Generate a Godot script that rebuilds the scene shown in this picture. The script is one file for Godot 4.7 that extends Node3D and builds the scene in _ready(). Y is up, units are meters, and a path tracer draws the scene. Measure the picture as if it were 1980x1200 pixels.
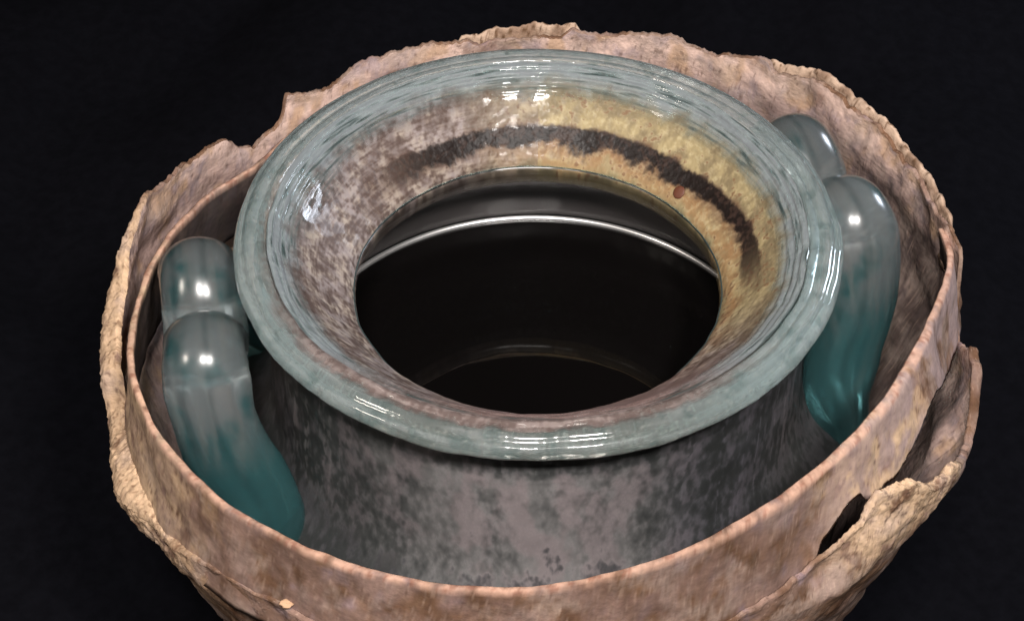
extends Node3D
# A weathered Roman glass urn with two M-shaped handles, standing in a torn lead case on black cloth.
# Lengths in the tables below are in tenths of a rim: 589 units are 10 cm. (angle in degrees, radius, depth below the rim)

const U := 0.1 / 589.0
const CLOTH_Y := -1490.0 * U

var wide := FastNoiseLite.new()
var mid := FastNoiseLite.new()
var fine := FastNoiseLite.new()
var grain := FastNoiseLite.new()

# torn upper edge of the outer sheet of the case, all the way round
var edge_table := [
	Vector3(-180, 800, 115), Vector3(-173, 802, 129), Vector3(-168.8, 803, 144), Vector3(-165.5, 804, 140), Vector3(-161.3, 806, 134), Vector3(-156.1, 807, 140), Vector3(-150.8, 809, 143),
	Vector3(-146.1, 810, 176), Vector3(-142.4, 811, 179), Vector3(-139.6, 813, 165), Vector3(-137.5, 814, 150), Vector3(-136.9, 815, 190), Vector3(-135.9, 815, 218), Vector3(-133.3, 817, 235), Vector3(-130.2, 820, 246),
	Vector3(-127.7, 822, 225), Vector3(-125.4, 824, 181), Vector3(-118.8, 829, 163), Vector3(-113.7, 832, 160), Vector3(-108.2, 836, 148), Vector3(-105.7, 837, 140), Vector3(-103.5, 838, 142), Vector3(-98.4, 841, 184),
	Vector3(-94, 842, 239), Vector3(-88.2, 840, 274), Vector3(-83.5, 839, 305), Vector3(-82, 839, 380), Vector3(-79, 839, 396), Vector3(-75, 836, 390), Vector3(-65, 828, 390), Vector3(-58, 822, 400), Vector3(-43, 812, 352),
	Vector3(-36.5, 800, 350), Vector3(-31.5, 796, 350), Vector3(-20, 790, 360), Vector3(0, 784, 370), Vector3(20, 772, 360), Vector3(33, 764, 335), Vector3(41, 764, 322), Vector3(43, 770, 316), Vector3(45, 776, 298), Vector3(47.5, 784, 274), Vector3(49.3, 790, 256),
	Vector3(50.4, 790, 226), Vector3(51.6, 796, 206), Vector3(54, 806, 214), Vector3(57, 822, 222), Vector3(59, 835, 250), Vector3(62, 842, 292), Vector3(68, 858, 312), Vector3(72, 866, 362), Vector3(76, 870, 395), Vector3(80, 872, 392), Vector3(82.5, 870, 330),
	Vector3(84.2, 868, 275), Vector3(86.5, 864, 262), Vector3(88, 864, 300), Vector3(92, 858, 330), Vector3(95, 856, 290), Vector3(97, 856, 175), Vector3(98.3, 855, 154), Vector3(100.7, 853, 142), Vector3(105.8, 849, 144), Vector3(110.8, 845, 118),
	Vector3(116.8, 840, 107), Vector3(121.2, 836, 88), Vector3(126.6, 829, 75), Vector3(132.6, 822, 61), Vector3(138.1, 814, 78), Vector3(143.6, 811, 86), Vector3(146.3, 810, 95), Vector3(150.7, 809, 112), Vector3(156, 807, 112),
	Vector3(158.6, 806, 100), Vector3(162, 805, 106), Vector3(170.4, 803, 126), Vector3(175.4, 801, 118), Vector3(180, 800, 115)]
# smooth lip of the inner collar
var lip_table := [
	Vector3(-165, 782, 200), Vector3(-150, 770, 197), Vector3(-135, 742, 196), Vector3(-123.3, 721, 195), Vector3(-116.6, 746, 195), Vector3(-109.1, 764, 194), Vector3(-100.6, 775, 193), Vector3(-92.9, 785, 193), Vector3(-86.2, 790, 192), Vector3(-77.8, 799, 191), Vector3(-70.4, 802, 191),
	Vector3(-63.4, 798, 190), Vector3(-55.5, 793, 190), Vector3(-47, 787, 189), Vector3(-39.2, 779, 188), Vector3(-33.5, 771, 188), Vector3(-24.9, 763, 187), Vector3(-17.5, 758, 186), Vector3(-10.4, 756, 181), Vector3(-3.6, 753, 177),
	Vector3(3.3, 748, 171), Vector3(8.1, 743, 165), Vector3(17.6, 734, 153), Vector3(27.4, 724, 143), Vector3(36.9, 716, 133), Vector3(47.8, 713, 130), Vector3(58.7, 718, 130), Vector3(69.9, 730, 137), Vector3(79.6, 752, 145),
	Vector3(85.8, 776, 151), Vector3(93.9, 820, 156), Vector3(98, 838, 160), Vector3(103, 842, 165)]
# ragged lower edge of the collar (angle, -, depth)
var hem_table := [
	Vector3(-165, 0, 330), Vector3(-60, 0, 440), Vector3(-30, 0, 420), Vector3(20, 0, 410), Vector3(38, 0, 400), Vector3(42, 0, 352), Vector3(44, 0, 292), Vector3(46.5, 0, 252), Vector3(49.5, 0, 226), Vector3(51.5, 0, 240), Vector3(53, 0, 268), Vector3(57, 0, 284), Vector3(62.4, 0, 291), Vector3(66.7, 0, 276), Vector3(72.8, 0, 226), Vector3(78, 0, 262), Vector3(82, 0, 290), Vector3(86, 0, 330), Vector3(103, 0, 360)]
# radius of the case's body at depth 300
var body_table := [
	Vector3(-180, 818, 0), Vector3(-140, 835, 0), Vector3(-120, 858, 0), Vector3(-105, 885, 0), Vector3(-90, 897, 0), Vector3(-75, 893, 0), Vector3(-60, 872, 0), Vector3(-40, 838, 0), Vector3(-20, 815, 0), Vector3(0, 806, 0), Vector3(20, 802, 0), Vector3(40, 814, 0),
	Vector3(55, 842, 0), Vector3(70, 872, 0), Vector3(85, 884, 0), Vector3(100, 880, 0), Vector3(120, 858, 0), Vector3(140, 835, 0), Vector3(180, 818, 0)]
var body_fall := [Vector3(0, 0.97, 0), Vector3(300, 1.0, 0), Vector3(400, 0.985, 0), Vector3(480, 0.95, 0), Vector3(600, 0.908, 0), Vector3(690, 0.868, 0), Vector3(800, 0.832, 0), Vector3(950, 0.786, 0), Vector3(1200, 0.73, 0), Vector3(1490, 0.69, 0)]

func _ready():
	# ------------------------------------------------------------ camera, background, lamps
	var cam := Camera3D.new()
	cam.name = "camera"
	cam.position = Vector3(0, 0.45924, 0.52830)
	cam.rotation = Vector3(-0.756131, 0.016055, 0)
	cam.fov = 16.5597
	cam.near = 0.02
	cam.far = 30.0
	add_child(cam)
	var env := Environment.new()
	env.background_mode = Environment.BG_COLOR
	env.background_color = Color.BLACK
	env.tonemap_mode = Environment.TONE_MAPPER_LINEAR
	env.tonemap_exposure = 1.0
	env.sdfgi_enabled = true
	env.ssao_enabled = true
	env.ssil_enabled = true
	var we := WorldEnvironment.new()
	we.name = "surroundings"
	we.environment = env
	add_child(we)
	area_lamp("key_lamp", Vector3(-0.04, 1.0, 0.76), Vector3(0, -0.02, 0), Vector2(0.16, 0.10), 1.65, Color(1.0, 0.975, 0.955))
	area_lamp("key_lamp_001", Vector3(0.27, 0.98, 0.74), Vector3(0, -0.02, 0), Vector2(0.16, 0.10), 1.65, Color(1.0, 0.975, 0.955))
	area_lamp("side_lamp", Vector3(0.80, 0.24, -0.52), Vector3(0, -0.02, 0), Vector2(0.2, 0.16), 0.42, Color(0.90, 0.94, 1.0))
	area_lamp("left_lamp", Vector3(-0.85, 0.75, 0.50), Vector3(0, -0.05, 0), Vector2(0.2, 0.16), 0.42, Color(1.0, 0.95, 0.90))

	# ------------------------------------------------------------ noises
	for n in [wide, mid, fine, grain]:
		n.noise_type = FastNoiseLite.TYPE_SIMPLEX_SMOOTH
		n.fractal_type = FastNoiseLite.FRACTAL_FBM
	wide.seed = 11; wide.frequency = 0.0042; wide.fractal_octaves = 3
	mid.seed = 23; mid.frequency = 0.016; mid.fractal_octaves = 4
	fine.seed = 37; fine.frequency = 0.06; fine.fractal_octaves = 3
	grain.seed = 51; grain.frequency = 0.16; grain.fractal_octaves = 2

	build_cloth()
	build_case()
	build_urn()
	build_wine()

# ------------------------------------------------------------------ helpers
func area_lamp(called: String, at: Vector3, to: Vector3, size: Vector2, energy: float, c: Color):
	var l := AreaLight3D.new()
	l.name = called
	l.area_size = size
	l.area_normalize_energy = true
	l.light_energy = energy
	l.light_color = c
	l.shadow_enabled = true
	l.area_range = 6.0
	add_child(l)
	l.look_at_from_position(at, to, Vector3.UP)

func obj(called: String, m: Mesh, mat: Material, parent: Node = self) -> MeshInstance3D:
	var o := MeshInstance3D.new()
	o.name = called
	o.mesh = m
	o.material_override = mat
	parent.add_child(o, true)
	return o

func tag(o: Node, label: String, category: String, group := ""):
	o.set_meta("label", label)
	o.set_meta("category", category)
	if group:
		o.set_meta("group", group)

func look(table: Array, a: float) -> Vector2:
	var n := table.size()
	if a <= table[0].x:
		return Vector2(table[0].y, table[0].z)
	for i in n - 1:
		var q: Vector3 = table[i + 1]
		if a <= q.x:
			var p: Vector3 = table[i]
			var f := (a - p.x) / maxf(q.x - p.x, 1e-5)
			return Vector2(lerpf(p.y, q.y, f), lerpf(p.z, q.z, f))
	return Vector2(table[n - 1].y, table[n - 1].z)

func look_smooth(table: Array, a: float) -> Vector2:
	var w := 3.5
	return (look(table, a - w) + look(table, a + w)) * 0.28 + look(table, a) * 0.44

func bump(a: float, up0: float, up1: float, down0: float, down1: float) -> float:
	return smoothstep(up0, up1, a) * (1.0 - smoothstep(down0, down1, a))

func pol(deg: float, r: float, d: float) -> Vector3:
	var a := deg_to_rad(deg)
	return Vector3(r * sin(a), -d, r * cos(a))

# a sheet of nu x nv points; fn(i, j) gives a point in units; the face that looks along dv x du is the front
func grid(nu: int, nv: int, wrap_u: bool, wrap_v: bool, fn: Callable, col = null) -> ArrayMesh:
	var cu := nu + 1 if wrap_u else nu
	var cv := nv + 1 if wrap_v else nv
	var raw := PackedVector3Array()
	raw.resize(nu * nv)
	for i in nu:
		for j in nv:
			raw[i * nv + j] = fn.call(i, j)
	var P := PackedVector3Array()
	var N := PackedVector3Array()
	var T := PackedVector2Array()
	var C := PackedColorArray()
	P.resize(cu * cv); N.resize(cu * cv); T.resize(cu * cv)
	var tinted: bool = col != null
	if tinted:
		C.resize(cu * cv)
	for i in cu:
		var ii := i % nu
		var ia := (ii + nu - 1) % nu if wrap_u else maxi(ii - 1, 0)
		var ib := (ii + 1) % nu if wrap_u else mini(ii + 1, nu - 1)
		for j in cv:
			var jj := j % nv
			var ja := (jj + nv - 1) % nv if wrap_v else maxi(jj - 1, 0)
			var jb := (jj + 1) % nv if wrap_v else mini(jj + 1, nv - 1)
			var du := raw[ib * nv + jj] - raw[ia * nv + jj]
			var dv := raw[ii * nv + jb] - raw[ii * nv + ja]
			var k := i * cv + j
			P[k] = raw[ii * nv + jj] * U
			N[k] = dv.cross(du).normalized()
			T[k] = Vector2(float(i) / (cu - 1), float(j) / (cv - 1))
			if tinted:
				C[k] = col.call(raw[ii * nv + jj], ii, jj)
	var I := PackedInt32Array()
	for i in cu - 1:
		for j in cv - 1:
			var a := i * cv + j
			var b := a + cv
			I.append_array(PackedInt32Array([a, b, a + 1, b, b + 1, a + 1]))
	var arr := []
	arr.resize(Mesh.ARRAY_MAX)
	arr[Mesh.ARRAY_VERTEX] = P
	arr[Mesh.ARRAY_NORMAL] = N
	arr[Mesh.ARRAY_TEX_UV] = T
	if tinted:
		arr[Mesh.ARRAY_COLOR] = C
	arr[Mesh.ARRAY_INDEX] = I
	var m := ArrayMesh.new()
	m.add_surface_from_arrays(Mesh.PRIMITIVE_TRIANGLES, arr)
	return m

# smooth curve of about n points through (radius, depth) corners
func curve(corners: Array, n: int, closed := false) -> PackedVector2Array:
	var out := PackedVector2Array()
	var c := corners.size()
	var spans := c if closed else c - 1
	var lens := []
	var total := 0.0
	for i in spans:
		lens.append(corners[i].distance_to(corners[(i + 1) % c]))
		total += lens[i]
	for i in spans:
		var p0: Vector2 = corners[(i - 1 + c) % c] if closed or i > 0 else corners[i] * 2.0 - corners[i + 1]
		var p1: Vector2 = corners[i]
		var p2: Vector2 = corners[(i + 1) % c]
		var p3: Vector2 = corners[(i + 2) % c] if closed or i + 2 < c else p2 * 2.0 - p1
		var k := maxi(1, roundi(n * lens[i] / total))
		# centripetal spacing keeps short spans from overshooting
		var t0 := 0.0
		var t1 := t0 + sqrt(maxf(p0.distance_to(p1), 1e-3))
		var t2 := t1 + sqrt(maxf(p1.distance_to(p2), 1e-3))
		var t3 := t2 + sqrt(maxf(p2.distance_to(p3), 1e-3))
		for s in k:
			var t := lerpf(t1, t2, float(s) / k)
			var a1 := p0 * ((t1 - t) / (t1 - t0)) + p1 * ((t - t0) / (t1 - t0))
			var a2 := p1 * ((t2 - t) / (t2 - t1)) + p2 * ((t - t1) / (t2 - t1))
			var a3 := p2 * ((t3 - t) / (t3 - t2)) + p3 * ((t - t2) / (t3 - t2))
			var b1 := a1 * ((t2 - t) / (t2 - t0)) + a2 * ((t - t0) / (t2 - t0))
			var b2 := a2 * ((t3 - t) / (t3 - t1)) + a3 * ((t - t1) / (t3 - t1))
			out.append(b1 * ((t2 - t) / (t2 - t1)) + b2 * ((t - t1) / (t2 - t1)))
	if not closed:
		out.append(corners[c - 1])
	return out

func noise_picture(seed_: int, freq: float, octaves: int, lo: float, hi: float, size := 512) -> ImageTexture:
	var n := FastNoiseLite.new()
	n.seed = seed_
	n.noise_type = FastNoiseLite.TYPE_SIMPLEX_SMOOTH
	n.frequency = freq
	n.fractal_octaves = octaves
	n.fractal_gain = 0.6
	var im := n.get_seamless_image(size, size)
	im.convert(Image.FORMAT_RGB8)
	var data := im.get_data()
	for k in data.size():
		data[k] = int(lerpf(lo, hi, data[k] / 255.0) * 255.0)
	return ImageTexture.create_from_image(Image.create_from_data(size, size, false, Image.FORMAT_RGB8, data))

func lin(r: float, g: float, b: float) -> Color:
	return Color(r / 255.0, g / 255.0, b / 255.0).srgb_to_linear()

# ------------------------------------------------------------------ setting
func build_cloth():
	var m := StandardMaterial3D.new()
	m.resource_name = "black_cloth"
	m.albedo_color = Color(0.054, 0.054, 0.07)
	m.roughness = 1.0
	m.metallic_specular = 0.12
	m.uv1_triplanar = true
	m.uv1_scale = Vector3.ONE * 9.0
	m.albedo_texture = noise_picture(5, 0.02, 4, 0.8, 1.0)
	var fold := func(i: int, j: int):
		var x: float = (i / 150.0 - 0.5) * 2.6 / U
		var z: float = (0.5 - j / 150.0) * 2.6 / U - 1200.0
		var far := smoothstep(1100.0, 2200.0, Vector2(x, z).length())
		var h := wide.get_noise_2d(x * 0.16 + z * 0.05, z * 0.11 - x * 0.03) * 150.0 + sin((x * 0.8 - z * 0.45) * 0.0035 + wide.get_noise_2d(x * 0.1, z * 0.1) * 5.0) * 26.0
		return Vector3(x, CLOTH_Y / U - 2.0 + h * far, z)
	var o := obj("ground_cloth", grid(151, 151, false, false, fold), m)
	o.set_meta("kind", "structure")
	tag(o, "dull black cloth spread out under and behind the torn case", "cloth")

# ------------------------------------------------------------------ lead case
func edge_low(a: float) -> float:   # where a second, outer skin stands higher than the sheet itself
	return 15.0 * bump(a, 101, 106, 140, 143.5) + 20.0 * (smoothstep(174, 178, a) + 1.0 - smoothstep(-171, -168, a))

func edge_at(a: float) -> Vector2:
	var e := look(edge_table, a)
	var p := pol(a, 800.0, 0.0)
	var calm := 1.0 - 0.75 * bump(a, -72, -64, 30, 38)
	e.y += (mid.get_noise_3dv(p * 1.4) * 13.0 + fine.get_noise_3dv(p * 0.8) * 3.5) * calm
	e.x += mid.get_noise_3dv(p * 0.5 + Vector3(0, 500, 0)) * 7.0
	return e

func thick_at(a: float) -> float:
	return 11.0 + 37.0 * bump(a, -107, -92, -72, -46) + 8.0 * bump(a, 47, 54, 84, 95) + mid.get_noise_2d(a * 2.0, 7.0) * 6.0

func body_at(a: float, d: float) -> float:
	return look_smooth(body_table, a).x * look(body_fall, d).x

var outer_rows := 100
var inner_rows := 56
func shell_ring(a: float) -> PackedVector2Array:
	var e := edge_at(a)
	e.y += edge_low(a)
	var t := thick_at(a)
	var slope := t * (0.25 + 0.75 * bump(a, -107, -95, -72, -46))
	var out := PackedVector2Array()
	out.append(Vector2(e.x, e.y + t * 0.10 + 2.0))
	out.append(Vector2(e.x + t * 0.16, e.y))
	for k in 7:
		var f := (k + 1) / 8.0
		out.append(Vector2(e.x + t * lerpf(0.16, 0.96, f), e.y + slope * (0.62 * f + 0.10 * f * f)))
	out.append(Vector2(e.x + t, e.y + slope + 3.0))
	var top := e.y + slope + 3.0
	for k in range(1, outer_rows):
		var f := pow(float(k) / (outer_rows - 1), 1.7)
		var d := lerpf(top, 1490.0, f)
		out.append(Vector2(lerpf(e.x + t, body_at(a, d), smoothstep(0.0, 150.0, d - top)), d))
	for k in inner_rows:
		var f := pow(1.0 - float(k) / inner_rows, 1.7)
		var d := lerpf(e.y + t * 0.1 + 2.0, 1490.0, f)
		var o := lerpf(e.x + t, body_at(a, d), smoothstep(0.0, 150.0, d - top))
		out.append(Vector2(o - lerpf(t, 15.0, smoothstep(0.0, 140.0, d - e.y)), d))
	return out

func sandy(a: float, d: float) -> float:   # where earth still clings to the outside
	var left := bump(a, -112, -98, -62, -40) * (1.0 - smoothstep(430.0, 760.0, d))
	var right := bump(a, 40, 50, 66, 76) * (1.0 - smoothstep(230.0, 420.0, d - 60.0))
	return clampf(maxf(left, right), 0, 1)

func rough_out(p: Vector3, amount: float) -> float:
	return wide.get_noise_3dv(p * 1.3) * 14.0 + mid.get_noise_3dv(p * 0.8) * 3.0 + fine.get_noise_3dv(p * 0.9) * (0.5 + 4.5 * amount)

func case_color(p: Vector3, a: float, d: float, inside: bool) -> Color:
	var w := wide.get_noise_3dv(p * 1.7)
	var m := mid.get_noise_3dv(p * 0.9 + Vector3(900, 0, 0))
	var f := fine.get_noise_3dv(p)
	var g := grain.get_noise_3dv(p)
	var c := lin(152, 124, 112)                                             # pinkish grey skin of the lead
	c = c.lerp(lin(150, 128, 130), smoothstep(0.05, 0.4, m))                # lilac grey
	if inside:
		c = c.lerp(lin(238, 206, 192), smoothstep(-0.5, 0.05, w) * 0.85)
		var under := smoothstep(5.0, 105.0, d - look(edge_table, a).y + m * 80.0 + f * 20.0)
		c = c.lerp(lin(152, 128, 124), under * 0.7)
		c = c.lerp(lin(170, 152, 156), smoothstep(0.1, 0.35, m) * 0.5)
		var low_dark := smoothstep(-30.0, 50.0, d - look(edge_table, a).y - 105.0 + m * 90.0) * bump(a, 70, 88, 112, 142)  # irregular darker tone low on the right of the inner wall
		c = c.lerp(lin(78, 66, 62), low_dark * 0.85)
		c = c.lerp(lin(196, 160, 128), (1.0 - low_dark) * smoothstep(0.1, 0.4, wide.get_noise_3dv(p * 2.3 + Vector3(0, 0, 700))) * 0.7)
	else:
		c = c.lerp(lin(108, 80, 62), smoothstep(-0.4, 0.2, w))           # brown earth
		c = c.lerp(lin(100, 68, 48), smoothstep(-0.1, 0.5, m * 0.4 + w) * smoothstep(330.0, 420.0, d) * 0.8)
		c = c.lerp(lin(136, 104, 82), smoothstep(-0.1, 0.4, wide.get_noise_3dv(p * 2.2 + Vector3(0, 300, 0))) * 0.7)
		var s := sandy(a, d)
		c = c.lerp(lin(214, 182, 150), s * smoothstep(-0.35, 0.1, m + 0.35 * f + (s - 0.5) * 0.5))
		c = c.lerp(lin(146, 114, 88), s * smoothstep(0.18, 0.4, f + g * 0.3) * 0.75)
	c = c.lerp(lin(192, 170, 158), smoothstep(-0.1, 0.5, mid.get_noise_3dv(p * 0.5 + Vector3(0, 0, 350)) + 0.4 * f) * 0.5)
	c = c.lerp(lin(92, 66, 54), smoothstep(0.42, 0.56, f + g * 0.35) * 0.55)
	c = c.lerp(lin(222, 190, 170), smoothstep(0.36, 0.6, g - f * 0.3) * 0.25)
	return c

func case_material() -> StandardMaterial3D:
	var m := StandardMaterial3D.new()
	m.resource_name = "weathered_lead"
	m.vertex_color_use_as_albedo = true
	m.roughness = 0.86
	m.metallic_specular = 0.3
	m.uv1_triplanar = true
	m.uv1_scale = Vector3.ONE * 16.0
	m.albedo_texture = noise_picture(71, 0.03, 5, 0.74, 1.0)
	m.heightmap_enabled = true
	m.heightmap_texture = noise_picture(83, 0.045, 5, 0.0, 1.0)
	m.heightmap_scale = 0.03
	return m

func skin_piece(a0: float, a1: float, nu: int, rise: float, deep: float, gap: float, thick: float) -> ArrayMesh:
	# a flake of the outer skin that has come loose: it follows the wall outside, a little higher than the torn edge
	var shape := func(i: int, j: int):
		var f: float = float(i) / (nu - 1)
		var a := lerpf(a0, a1, f)
		var aa := a if a <= 180.0 else a - 360.0
		var taper := smoothstep(0.0, 0.06, f) * (1.0 - smoothstep(0.94, 1.0, f))
		var e := edge_at(aa)
		var p := pol(aa, 800.0, 0.0)
		var top := e.y - (rise + mid.get_noise_3dv(p * 0.7 + Vector3(60, 0, 0)) * 9.0 + fine.get_noise_3dv(p * 0.6) * 2.0) * taper + 16.0 * (1.0 - taper)
		var r := e.x + thick_at(aa) + gap
		var t := thick * (0.15 + 0.85 * taper)
		var low := top + deep
		var pt := Vector2()
		if j == 0: pt = Vector2(r, top + 2.0)
		elif j == 1: pt = Vector2(r + t * 0.3, top)
		elif j == 2: pt = Vector2(r + t * 0.8, top + 1.5)
		elif j < 14: pt = Vector2(r + t * (1.0 if j < 13 else 0.7), lerpf(top + 5.0, low, (j - 3) / 10.0))
		else: pt = Vector2(r - gap * lerpf(1.4, 0.4, (j - 14) / 9.0), lerpf(low, top + 10.0, (j - 14) / 9.0))
		var q := pol(aa, 820.0, pt.y)
		return pol(aa, pt.x + mid.get_noise_3dv(q) * 4.0 + fine.get_noise_3dv(q) * 1.5, pt.y)
	var tint := func(p: Vector3, i: int, j: int):
		var c := lin(206, 178, 156).lerp(lin(160, 132, 112), smoothstep(-0.2, 0.3, mid.get_noise_3dv(p)))
		return c.lerp(lin(110, 82, 60), smoothstep(0.15, 0.45, fine.get_noise_3dv(p)))
	return grid(nu, 24, false, true, shape, tint)

func build_case():
	var root := Node3D.new()
	root.name = "lead_case"
	add_child(root)
	tag(root, "torn brown and pinkish lead case that holds the glass urn", "case")
	var mat := case_material()
	# outer sheet
	var nu := 1700
	var rings := []
	for i in nu:
		rings.append(shell_ring(-180.0 + 360.0 * i / nu))
	var nv: int = rings[0].size()
	var shape := func(i: int, j: int):
		var a := -180.0 + 360.0 * i / nu
		var q: Vector2 = rings[i][j]
		var p := pol(a, q.x, q.y)
		var out := rough_out(pol(a, 820.0, q.y), sandy(a, q.y) if j < outer_rows + 8 else 0.0)
		if j < 12:
			var n := pol(a, q.x, q.y * 1.5)
			var k := 1.0 + 1.2 * sandy(a, q.y)
			q += Vector2(fine.get_noise_3dv(n * 1.3), fine.get_noise_3dv(n * 1.3 + Vector3(0, 400, 0))) * k
			q += Vector2(0.4, 1.0) * grain.get_noise_3dv(n * 0.8) * 3.0 * sandy(a, q.y)
		return pol(a, q.x + out * smoothstep(0.0, 60.0, q.y - edge_at(a).y + 20.0), q.y)
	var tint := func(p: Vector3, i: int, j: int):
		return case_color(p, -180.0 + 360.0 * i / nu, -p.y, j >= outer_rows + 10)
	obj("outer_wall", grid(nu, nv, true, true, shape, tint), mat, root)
	# inner collar
	var cn := 900
	var a0 := -165.0
	var a1 := 103.0
	var cv := 34
	var ring := func(i: int, j: int):
		var a := lerpf(a0, a1, float(i) / (cn - 1))
		var e := look_smooth(lip_table, a)
		var hem := look(hem_table, a).y
		var p0 := pol(a, 780.0, 0.0)
		hem += (mid.get_noise_3dv(p0 * 1.4) * 12.0 + fine.get_noise_3dv(p0) * 5.0) * smoothstep(38.0, 46.0, a)
		var t := 14.0 + mid.get_noise_3dv(p0 * 0.4) * 4.0 + 7.0 * bump(a, 18, 30, 75, 88)
		e.y += mid.get_noise_3dv(p0 * 0.35) * 6.0
		e.x += mid.get_noise_3dv(p0 * 0.5 + Vector3(40, 0, 0)) * 4.0
		var r := e.x
		var d := e.y
		if j == 0: r = e.x; d = e.y + 3.0
		elif j == 1: r = e.x + t * 0.2; d = e.y
		elif j == 2: r = e.x + t * 0.6; d = e.y + 0.5
		elif j == 3: r = e.x + t * 0.92; d = e.y + 4.0
		elif j < 22:
			var f := (j - 3) / 18.0
			d = lerpf(e.y + 4.0, hem, f)
			var flare := lerpf(0.0, 30.0, pow(f, 1.5)) * (1.0 - smoothstep(45.0, 60.0, a)) + 40.0 * f * smoothstep(45.0, 60.0, a)
			r = e.x + t + flare
		else:
			var f := 1.0 - (j - 22) / 12.0
			d = lerpf(e.y + 3.0, hem, f)
			var flare := lerpf(0.0, 30.0, pow(f, 1.5)) * (1.0 - smoothstep(45.0, 60.0, a)) + 40.0 * f * smoothstep(45.0, 60.0, a)
			r = e.x + flare
		var q := pol(a, 780.0, d)
		r += (wide.get_noise_3dv(q * 1.6) * 8.0 + mid.get_noise_3dv(q * 0.8) * 1.8 + fine.get_noise_3dv(q * 1.3) * 0.4) * smoothstep(2.0, 60.0, d - e.y)
		return pol(a, r, d)
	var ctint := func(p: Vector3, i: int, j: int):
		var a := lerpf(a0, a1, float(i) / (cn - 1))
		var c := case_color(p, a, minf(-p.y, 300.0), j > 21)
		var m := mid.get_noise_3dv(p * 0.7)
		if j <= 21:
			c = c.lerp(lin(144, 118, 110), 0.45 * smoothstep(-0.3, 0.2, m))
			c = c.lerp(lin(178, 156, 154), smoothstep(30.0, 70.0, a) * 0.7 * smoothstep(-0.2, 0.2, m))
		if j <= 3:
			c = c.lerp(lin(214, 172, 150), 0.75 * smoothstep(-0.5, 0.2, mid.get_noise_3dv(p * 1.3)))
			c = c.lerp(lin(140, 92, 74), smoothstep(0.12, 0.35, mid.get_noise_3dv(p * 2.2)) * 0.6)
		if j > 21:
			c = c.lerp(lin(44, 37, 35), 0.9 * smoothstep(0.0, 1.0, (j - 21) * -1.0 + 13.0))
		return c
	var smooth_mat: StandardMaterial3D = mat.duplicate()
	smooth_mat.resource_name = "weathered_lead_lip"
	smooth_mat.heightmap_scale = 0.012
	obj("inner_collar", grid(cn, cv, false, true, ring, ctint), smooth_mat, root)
	# loose outer skin behind, and along the right-hand back edge
	obj("loose_skin", skin_piece(173.0, 193.5, 90, 2.0, 120.0, 5.0, 9.0), mat, root)
	obj("loose_skin", skin_piece(101.5, 143.5, 150, 0.0, 110.0, 5.0, 9.0), mat, root)
	# crumbs of pale crust
	var crust := StandardMaterial3D.new()
	crust.resource_name = "pale_crust"
	crust.albedo_color = Color(0.72, 0.58, 0.46)
	crust.roughness = 0.9
	obj("crust_flake", flake(3, Vector3(13, 6, 9), 1.0), crust, root).position = pol(-34.0, 806.0, 338.0) * U

func flake(seed_: int, size: Vector3, crag: float) -> ArrayMesh:
	var nu := 20
	var nv := 11
	var fn := func(i: int, j: int):
		var a := TAU * i / nu
		var b := PI * (j + 0.001) / (nv - 1.0 + 0.002)
		var p := Vector3(sin(b) * sin(a), cos(b), sin(b) * cos(a))
		var k: float = 1.0 + crag * (0.45 * mid.get_noise_3dv(p * 40.0 + Vector3(seed_ * 100, 0, 0)) + 0.2 * fine.get_noise_3dv(p * 20.0))
		return p * size * k
	return grid(nu, nv, true, false, fn)

# ------------------------------------------------------------------ glass urn
var inside_wall := [Vector2(363, 158), Vector2(368, 184), Vector2(388, 214), Vector2(398, 224), Vector2(410, 230), Vector2(452, 262), Vector2(492, 305), Vector2(514, 360), Vector2(521, 420), Vector2(536, 455), Vector2(580, 505), Vector2(614, 540), Vector2(635, 570), Vector2(622, 680), Vector2(590, 820), Vector2(545, 1020), Vector2(490, 1290), Vector2(440, 1390), Vector2(360, 1425), Vector2(20, 1436)]
var outside_wall := [Vector2(400, 151), Vector2(440, 119), Vector2(482, 83), Vector2(516, 64), Vector2(526, 80), Vector2(531, 130), Vector2(533, 210), Vector2(536, 300), Vector2(542, 385), Vector2(562, 442), Vector2(602, 492), Vector2(640, 530), Vector2(660, 562), Vector2(648, 680), Vector2(616, 822), Vector2(571, 1022), Vector2(516, 1295), Vector2(460, 1412), Vector2(370, 1455), Vector2(20, 1466)]

func glass(called: String, c: Color, body: float, rough := 0.06) -> StandardMaterial3D:
	var m := StandardMaterial3D.new()
	m.resource_name = called
	m.albedo_color = Color(c.r, c.g, c.b, body)
	m.transparency = BaseMaterial3D.TRANSPARENCY_ALPHA
	m.refraction_enabled = true
	m.refraction_scale = 0.05
	m.roughness = rough
	m.metallic_specular = 0.5
	return m

func spin(profile: PackedVector2Array, nu: int, wobble: float, col = null, closed := true) -> ArrayMesh:
	var fn := func(i: int, j: int):
		var a := 360.0 * i / nu
		var q := profile[j]
		var p := pol(a, q.x, q.y)
		var w := mid.get_noise_3dv(p * 0.35) * wobble
		return pol(a, q.x + w, q.y + w * 0.5)
	return grid(nu, profile.size(), true, closed, fn, col)

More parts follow.
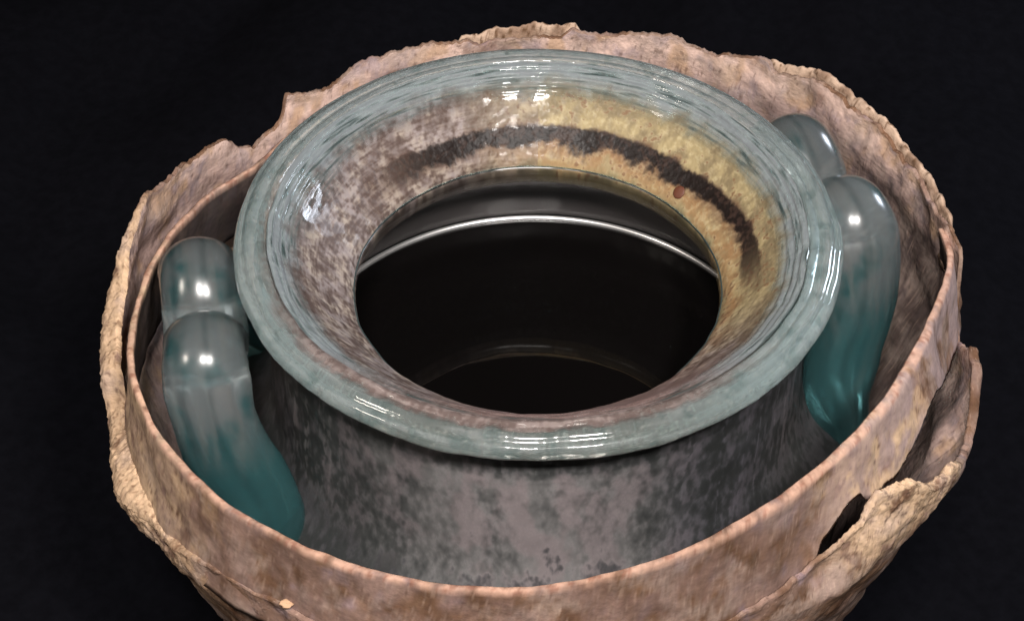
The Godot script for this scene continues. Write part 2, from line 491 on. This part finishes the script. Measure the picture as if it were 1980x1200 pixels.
func funnel_line() -> Array:
	# from the groove behind the rim down to the throat, with the fine turning ridges of the glassmaker
	var pts := []
	var base := curve([Vector2(523, 2), Vector2(506, 13), Vector2(470, 44), Vector2(430, 86), Vector2(396, 121), Vector2(374, 143), Vector2(363, 164)], 70)
	var run := 0.0
	for k in base.size():
		if k > 0:
			run += base[k].distance_to(base[k - 1])
		var ridge := (sin(run * 0.33) * 1.7 + exp(-pow((run - 11.0) / 3.5, 2.0)) * 3.5) * (1.0 - smoothstep(45.0, 75.0, run)) * smoothstep(2.0, 8.0, run)
		pts.append(base[k] + Vector2(-0.7, -0.7) * ridge)
	return pts

func build_urn():
	var root := Node3D.new()
	root.name = "glass_urn"
	add_child(root)
	tag(root, "pale blue-green glass urn with a wide rim and two looped handles", "urn")
	# body: outside down, inside up, closed at the throat
	var wall := PackedVector2Array()
	wall.append_array(curve(outside_wall, 110))
	var back: Array = inside_wall.duplicate()
	back.reverse()
	wall.append_array(curve(back, 90))
	var body := glass("blown_glass", Color(0.36, 0.385, 0.385), 0.05, 0.3)
	body.metallic_specular = 0.1
	obj("body", spin(wall, 450, 4.0), body, root)
	# funnel-shaped mouth, with the turning ridges
	var cup := curve([Vector2(522, 34), Vector2(480, 72), Vector2(440, 108), Vector2(404, 134), Vector2(393, 148)], 40)
	var f: Array = funnel_line()
	f.reverse()
	for q in f:
		cup.append(Vector2(q.x, minf(q.y, 156.0)))
	obj("mouth", spin(cup, 450, 4.0), glass("mouth_glass", Color(0.6, 0.7, 0.7), 0.1, 0.05), root)
	# rim
	var ring := curve([Vector2(524, 4), Vector2(529, -1), Vector2(537, -2), Vector2(542, 1), Vector2(548, -2), Vector2(557, -3), Vector2(566, 1), Vector2(572, 7), Vector2(582, 11), Vector2(588, 22), Vector2(589, 33), Vector2(583, 42), Vector2(570, 46), Vector2(562, 51), Vector2(548, 52), Vector2(534, 44), Vector2(524, 30)], 72, true)
	var rim_mat := glass("rim_glass", Color.WHITE, 0.2, 0.1)
	rim_mat.vertex_color_use_as_albedo = true
	var rim_tint := func(p: Vector3, i: int, j: int):
		var a := 360.0 * i / 900.0
		if a > 180.0:
			a -= 360.0
		var r := Vector2(p.x, p.z).length()
		var run := mid.get_noise_3d(a * 1.6, r * 2.0, p.y * 2.0)
		var fn := fine.get_noise_3dv(p * 1.2)
		var c := lin(196, 214, 215)
		c = c.lerp(lin(196, 204, 206), smoothstep(85.0, 140.0, absf(a)) * 0.8)
		c = c.lerp(lin(160, 168, 163), (1.0 - smoothstep(15.0, 50.0, absf(a))) * 0.8)  # front tinted darker than the sides: light carried in the glass, put into the colour
		c = c.lerp(lin(222, 232, 232), smoothstep(-0.05, 0.35, run) * 0.7)
		c = c.lerp(lin(132, 158, 157), smoothstep(0.08, 0.4, mid.get_noise_3dv(p * 1.2 + Vector3(300, 0, 0))) * 0.55)
		c = c.lerp(lin(150, 128, 122), (1.0 - smoothstep(536.0, 552.0, r + fn * 16.0)) * (1.0 - smoothstep(30.0, 60.0, absf(a + 8.0))) * 0.9)
		c = c.lerp(lin(150, 134, 126), (1.0 - smoothstep(526.0, 540.0, r + fn * 16.0)) * bump(-a, 30.0, 60.0, 90.0, 120.0) * 0.7)
		c = c.lerp(lin(226, 234, 228), smoothstep(0.30, 0.44, fine.get_noise_3dv(p * 1.6)) * 0.8)
		return c.lerp(lin(92, 104, 98), smoothstep(0.40, 0.54, fine.get_noise_3dv(p * 1.7 + Vector3(0, 70, 0))) * 0.5)
	rim_mat.heightmap_enabled = true
	rim_mat.uv1_triplanar = true
	rim_mat.uv1_scale = Vector3.ONE * 22.0
	rim_mat.heightmap_texture = noise_picture(97, 0.014, 3, 0.0, 1.0)
	rim_mat.heightmap_scale = 0.008
	obj("rim", spin(ring, 900, 4.0, rim_tint), rim_mat, root)
	# stained crust inside the mouth
	var film := PackedVector2Array()
	var line: Array = funnel_line() + [Vector2(363, 176), Vector2(368, 200)]
	line = [Vector2(558, -4), Vector2(550, -3.5), Vector2(543, -1.5), Vector2(537, -3.5), Vector2(530, -2.5), Vector2(525, 1)] + line
	for k in line.size():
		var d: Vector2 = (line[mini(k + 1, line.size() - 1)] - line[maxi(k - 1, 0)]).normalized()
		film.append(line[k] + Vector2(-d.y, d.x) * 1.6 * (1.0 if d.x < 0 else 1.0))
	var over := 6.0 / film.size()
	var fm := stain_material(over)
	var film_rev := film.duplicate()
	film_rev.reverse()
	obj("mouth_crust", spin(film_rev, 450, 4.0, null, false), fm, root)
	# drop of rust on the crust
	var rust := StandardMaterial3D.new()
	rust.resource_name = "rust"
	rust.albedo_color = Color(0.34, 0.18, 0.11)
	rust.roughness = 0.6
	var spot := obj("rust_spot", flake(9, Vector3(13, 3, 14), 0.35), rust, root)
	spot.position = pol(131.0, 384.0, 128.0) * U
	spot.rotation = Vector3(0, deg_to_rad(131.0), 0)
	spot.rotate_object_local(Vector3.RIGHT, deg_to_rad(-46.0))
	# whitish weathering on the neck
	var hz := PackedVector2Array()
	for q in curve(outside_wall.slice(4, 14), 60):
		hz.append(q)
	for k in hz.size():
		var d: Vector2 = (hz[mini(k + 1, hz.size() - 1)] - hz[maxi(k - 1, 0)]).normalized()
		hz[k] += Vector2(d.y, -d.x) * 1.6
	obj("neck_weathering", spin(hz, 450, 4.0, null, false), haze_material(), root)
	# thin milky film inside the neck
	var inner := PackedVector2Array()
	for q in curve(inside_wall.slice(1, 10), 60):
		inner.append(q)
	for k in inner.size():
		var d: Vector2 = (inner[mini(k + 1, inner.size() - 1)] - inner[maxi(k - 1, 0)]).normalized()
		inner[k] += Vector2(-d.y, d.x) * 1.6
	inner = PackedVector2Array(Array(inner).filter(func(q): return q.y < 421.0))
	inner.reverse()
	obj("inner_weathering", spin(inner, 450, 4.0, null, false), film_material(), root)
	# handles
	var hm := glass("handle_glass", Color.WHITE, 0.13, 0.22)
	hm.vertex_color_use_as_albedo = true
	var hmesh := handle_mesh()
	var left := obj("handle", hmesh, hm, root)
	var away := Vector3(-0.987, 0, 0.164).normalized()
	left.transform = Transform3D(Basis(Vector3(-away.z, 0, away.x), Vector3(0, 1, 0), away), Vector3(-650, -36, 108) * U)
	var right := obj("handle", hmesh, hm, root)
	var out := Vector3(0.91, 0, -0.41).normalized()
	right.transform = Transform3D(Basis(Vector3(-out.z, 0, out.x), Vector3(0, 1, 0), out), Vector3(582, 8, -258) * U)

func handle_mesh() -> ArrayMesh:
	# local axes: x along the wall, y up, z outwards
	var half := [Vector3(0, -205, 0), Vector3(36, -158, 0), Vector3(66, -126, 1), Vector3(110, -114, 2), Vector3(154, -138, 3), Vector3(186, -200, -2), Vector3(212, -280, -20), Vector3(242, -360, -58), Vector3(274, -435, -80), Vector3(298, -505, -70), Vector3(314, -565, -66)]
	var line := Curve3D.new()
	var pts := []
	for k in range(half.size() - 1, 0, -1):
		pts.append(half[k] * Vector3(-1, 1, 1))
	pts.append_array(half)
	for k in pts.size():
		var tan: Vector3 = (pts[mini(k + 1, pts.size() - 1)] - pts[maxi(k - 1, 0)]) * 0.17
		line.add_point(pts[k], -tan, tan)
	line.bake_interval = 4.0
	var total := line.get_baked_length()
	var nu := 96
	var nv := 190
	var fn := func(i: int, j: int):
		var f: float = float(j) / (nv - 1)
		var p := line.sample_baked(f * total, true)
		var t := (line.sample_baked(minf(f * total + 6.0, total), true) - line.sample_baked(maxf(f * total - 6.0, 0.0), true)).normalized()
		var side := Vector3(0, 0, 1)
		var up := side.cross(t).normalized() * -1.0
		side = t.cross(up).normalized() * -1.0
		var a := TAU * i / nu
		var ends := smoothstep(0.0, 0.004, f) * (1.0 - smoothstep(0.996, 1.0, f))
		var w := 82.0 * (1.0 + 0.08 * mid.get_noise_3dv(p * 0.4)) * ends * (1.0 - 0.35 * smoothstep(0.88, 0.98, f) - 0.35 * smoothstep(0.12, 0.02, f))
		var h := (56.0 + 22.0 * exp(-pow((absf(p.x) - 112.0) / 48.0, 2.0))) * ends * (1.0 - 0.5 * smoothstep(0.84, 0.97, f) - 0.5 * smoothstep(0.16, 0.03, f))
		var ca := cos(a)
		var sa := sin(a)
		var x := signf(ca) * pow(absf(ca), 1.0) * w
		var y := signf(sa) * pow(absf(sa), 1.0) * h
		y += (sin(a * 17.0 + 0.6 + f * 1.5) * 1.5 + sin(a * 9.0 - f * 2.0) * 2.4 + mid.get_noise_2d(a * 40.0, f * 60.0) * 4.0) * smoothstep(0.1, 0.5, sa) * ends - exp(-pow((ca - 0.62) / 0.09, 2.0)) * 7.0 * maxf(sa, 0.0) * ends
		return p + side * x + up * y
	var tint := func(p: Vector3, i: int, j: int):
		var c := lin(92, 150, 154)
		c = c.lerp(lin(184, 192, 195), smoothstep(-300.0, -150.0, p.y) * smoothstep(-0.6, 0.1, mid.get_noise_3dv(p * 0.6)))
		var line_ := mid.get_noise_2d(i * 5.0, j * 0.35)
		c = c.lerp(lin(60, 84, 88), smoothstep(0.0, 0.4, line_) * 0.35)
		return c.lerp(lin(196, 200, 198), smoothstep(-0.1, 0.4, mid.get_noise_3dv(p * Vector3(0.25, 0.25, 3.5))) * 0.55 * smoothstep(-330.0, -180.0, p.y))
	# around first, then along: the front looks out of the tube
	var swapped := func(i: int, j: int): return fn.call(nu - 1 - i, j)
	return grid(nu, nv, true, false, swapped, tint)

func paint(w: int, h: int, fn: Callable) -> ImageTexture:
	var data := PackedByteArray()
	data.resize(w * h * 4)
	for y in h:
		for x in w:
			var c: Color = fn.call(360.0 * x / w, (y + 0.5) / h)
			var k := (y * w + x) * 4
			data[k] = clampi(int(c.r * 255.0), 0, 255)
			data[k + 1] = clampi(int(c.g * 255.0), 0, 255)
			data[k + 2] = clampi(int(c.b * 255.0), 0, 255)
			data[k + 3] = clampi(int(c.a * 255.0), 0, 255)
	return ImageTexture.create_from_image(Image.create_from_data(w, h, false, Image.FORMAT_RGBA8, data))

func rgb(r: float, g: float, b: float) -> Color:
	return Color(r / 255.0, g / 255.0, b / 255.0)

func stain_material(over: float) -> StandardMaterial3D:
	var fn := func(deg: float, v: float) -> Color:
		v = (1.0 - v - over) / (1.0 - over)      # 0 at the rim, 1 in the throat
		var a := deg if deg <= 180.0 else deg - 360.0
		var r := lerpf(515.0, 366.0, v)
		var p := pol(a, r, v * 160.0)
		var w := wide.get_noise_3dv(p * 2.0)
		var m := mid.get_noise_3dv(p)
		var f := fine.get_noise_3dv(p)
		var g := grain.get_noise_3dv(p)
		var str := fine.get_noise_3d(a * 1.2, v * 420.0, 0.0)            # streaks that run round the mouth
		var b := absf(a) if a < 0 else a                                  # 180 at the back
		var yellow := bump(a, 42, 80, 190, 200) + (1.0 - smoothstep(-178, -150, a)) * 0.6
		yellow = clampf(yellow, 0, 1)
		var c := rgb(156, 144, 142).lerp(rgb(124, 110, 106), smoothstep(-0.4, 0.4, m))
		c = c.lerp(rgb(186, 172, 156), smoothstep(-0.3, 0.6, mid.get_noise_3dv(p * 1.2 + Vector3(0, 200, 0)) + (v - 0.6) * 0.3) * 0.8)
		c = c.lerp(rgb(84, 68, 62), smoothstep(-0.55, 0.75, f + 0.6 * m + str * 0.6) * 0.9)
		c = c.lerp(rgb(150, 122, 118), bump(a, -40, -5, 30, 60) * 0.7)
		var y := rgb(160, 144, 108).lerp(rgb(126, 112, 86), smoothstep(-0.35, 0.35, m))
		y = y.lerp(rgb(144, 108, 74), smoothstep(0.55, 0.95, v + 0.35 * m) * 0.9)
		y = y.lerp(rgb(184, 174, 142), smoothstep(0.0, 0.5, f + str * 0.3) * 0.4)
		y = y.lerp(rgb(150, 144, 112), smoothstep(0.80, 0.98, v + 0.2 * m) * 0.7)
		y = y.lerp(rgb(108, 78, 56), smoothstep(0.30, 0.6, f + w * 0.4 + 0.3 * m) * 0.7)
		c = c.lerp(y, yellow * smoothstep(-0.75, 0.1, m + yellow - 0.4))
		var cover := smoothstep(0.14, 0.40, v + m * 0.10 + str * 0.04 + 0.10 * (1.0 - smoothstep(20.0, 70.0, absf(a))))
		cover *= lerpf(0.82, 0.95, yellow) * (0.90 + 0.10 * smoothstep(-0.3, 0.2, f))
		var grey := (1.0 - smoothstep(0.12, 0.34, v + m * 0.1)) * (1.0 - bump(a, -50, -25, 25, 50))
		c = c.lerp(rgb(176, 186, 188).lerp(rgb(136, 142, 146), smoothstep(-0.2, 0.3, str)), grey)
		cover *= 1.0 - 0.6 * bump(a, -122, -112, -100, -90) * (1.0 - smoothstep(0.30, 0.52, v + 0.12 * m))
		cover = maxf(cover, 0.58 * smoothstep(-0.7, 0.3, str))
		# dark ragged ring on the far side of the mouth
		var turn := a if a > 0 else a + 360.0
		var on := bump(turn, 66, 108, 200, 252)
		var low := 0.585 + 0.02 * w + 0.16 * smoothstep(135.0, 90.0, turn) * -0.6
		var ring := smoothstep(low - 0.03, low + 0.02, v + 0.03 * f + 0.02 * m) * (1.0 - smoothstep(low + 0.12 + 0.10 * w, low + 0.20 + 0.10 * w, v + 0.035 * f + 0.03 * m)) * on
		var halo := smoothstep(low - 0.05, low + 0.03, v + 0.05 * m) * (1.0 - smoothstep(low + 0.12, low + 0.26, v + 0.12 * m + 0.05 * f)) * bump(turn, 78, 105, 215, 250)
		c = c.lerp(rgb(96, 72, 58), halo * 0.6)
		ring *= smoothstep(0.0, 0.6, on + 0.5 * f * (1.0 - on))
		c = c.lerp(rgb(24, 18, 17).lerp(rgb(48, 36, 32), smoothstep(0.0, 0.5, f + m)), ring * 0.97)
		cover = maxf(cover, ring)
		cover *= 1.0 - 0.8 * smoothstep(0.90, 0.99, v + 0.05 * m)
		if v < 0.0:
			var front := (1.0 - smoothstep(20.0, 75.0, absf(a + 12.0)))
			c = rgb(138, 124, 120).lerp(rgb(104, 90, 86), smoothstep(-0.3, 0.3, f + str))
			cover = front * 0.8 * smoothstep(-0.1, -0.04, v + 0.03 * f + 0.04 * m)
		c.a = cover
		return c
	var m := StandardMaterial3D.new()
	m.resource_name = "stained_crust"
	m.albedo_texture = paint(1536, 224, fn)
	var high := func(deg: float, v: float) -> Color:
		var p := pol(deg, lerpf(366.0, 515.0, v), (1.0 - v) * 160.0)
		var k := 0.5 + 0.35 * fine.get_noise_3dv(p) + 0.3 * mid.get_noise_3dv(p)
		return Color(k, k, k, 1)
	m.heightmap_enabled = true
	m.heightmap_texture = paint(1536, 224, high)
	m.heightmap_scale = 0.05
	m.transparency = BaseMaterial3D.TRANSPARENCY_ALPHA
	m.roughness = 0.48
	m.metallic_specular = 0.33
	return m

func film_material() -> StandardMaterial3D:
	var fn := func(deg: float, v: float) -> Color:
		var c := rgb(150, 142, 142).lerp(rgb(138, 140, 136), smoothstep(0.35, 0.75, v))
		var n := mid.get_noise_3d(deg * 0.6, v * 160.0, 12.0) + 0.4 * fine.get_noise_3dv(pol(deg, 420.0, v * 200.0))
		c.a = 0.16 + 0.42 * smoothstep(-0.3, 0.5, n) * smoothstep(0.25, 0.4, v)
		return c
	var m := StandardMaterial3D.new()
	m.resource_name = "milky_film"
	m.albedo_texture = paint(768, 128, fn)
	m.transparency = BaseMaterial3D.TRANSPARENCY_ALPHA
	m.roughness = 0.3
	return m

func haze_material() -> StandardMaterial3D:
	var fn := func(deg: float, v: float) -> Color:
		var a := deg if deg <= 180.0 else deg - 360.0
		var p := pol(a, 450.0 + 150.0 * v, v * 300.0)
		var m := mid.get_noise_3dv(p * 0.7)
		var f := fine.get_noise_3dv(p * 0.8)
		var streak := fine.get_noise_3d(a * 1.3, v * 14.0 + a * 0.3, 40.0)
		var scratch := 1.0 - absf(fine.get_noise_3d(a * 2.4 + v * 14.0, v * 7.0, 140.0)) * 7.0
		var round_ := fine.get_noise_3d(a * 0.12, v * 150.0, 90.0)
		var mid_ := 1.0 - smoothstep(0.0, 60.0, absf(a + 2.0))
		var k := smoothstep(-0.95, 0.85, m * 0.45 + 0.6 * f + streak * 0.6 + round_ * 1.1 * (1.0 - smoothstep(0.12, 0.4, v)) + mid_ * 0.95 - 0.3)
		k *= lerpf(0.35, 1.0, mid_)
		k *= smoothstep(0.0, 0.12, v) * (1.0 - 0.85 * smoothstep(0.52, 0.64, v + m * 0.20 + f * 0.16))
		k = maxf(k, 0.55 * clampf(scratch, 0.0, 1.0) * smoothstep(0.05, 0.35, f + 0.25) * (1.0 - smoothstep(0.4, 0.6, v)))
		var c := rgb(132, 129, 129).lerp(rgb(142, 132, 133), smoothstep(-0.1, 0.3, m))
		c = c.lerp(rgb(104, 100, 130), smoothstep(20, 40, a) * (1.0 - smoothstep(45, 70, a)) * 0.4)
		k = clampf(k * 0.78 + 0.07 * smoothstep(0.0, 0.6, grain.get_noise_3dv(p * 1.3) + f), 0.0, 1.0)
		c = rgb(44, 46, 46).lerp(rgb(58, 58, 60), smoothstep(-0.2, 0.4, m + f)).lerp(c, k)
		c.a = 0.9
		return c
	var m := StandardMaterial3D.new()
	m.resource_name = "whitish_weathering"
	m.albedo_texture = paint(1536, 256, fn)
	m.transparency = BaseMaterial3D.TRANSPARENCY_ALPHA
	m.roughness = 0.5
	m.metallic_specular = 0.3
	return m

# ------------------------------------------------------------------ wine
func build_wine():
	var top := 430.0
	var prof := PackedVector2Array([Vector2(1, top), Vector2(240, top), Vector2(420, top), Vector2(500, top), Vector2(516, top - 0.2), Vector2(521, top - 0.5)])
	for q in curve(inside_wall.slice(9), 50):
		prof.append(q - Vector2(1.5, 1.5))
	var m := StandardMaterial3D.new()
	m.resource_name = "dark_wine"
	m.albedo_color = Color(0.035, 0.03, 0.03)
	m.roughness = 0.03
	m.metallic_specular = 0.5
	var o := obj("wine", spin(prof, 240, 0.0, null, false), m)
	var ring := curve([Vector2(511.0, 421.0), Vector2(519.0, 424.0), Vector2(519.0, 429.0), Vector2(506.0, 429.3), Vector2(508.0, 424.5)], 8, true)  # added bright metal ring that stands in for the glint along the meniscus
	var tm := StandardMaterial3D.new()
	tm.resource_name = "meniscus_glint"
	tm.albedo_color = Color(0.9, 0.9, 0.9)
	tm.metallic = 0.8
	tm.roughness = 0.3
	obj("meniscus_glint", spin(ring, 240, 0.0), tm, o)
	tag(o, "still dark liquid filling the glass urn below its neck", "liquid")
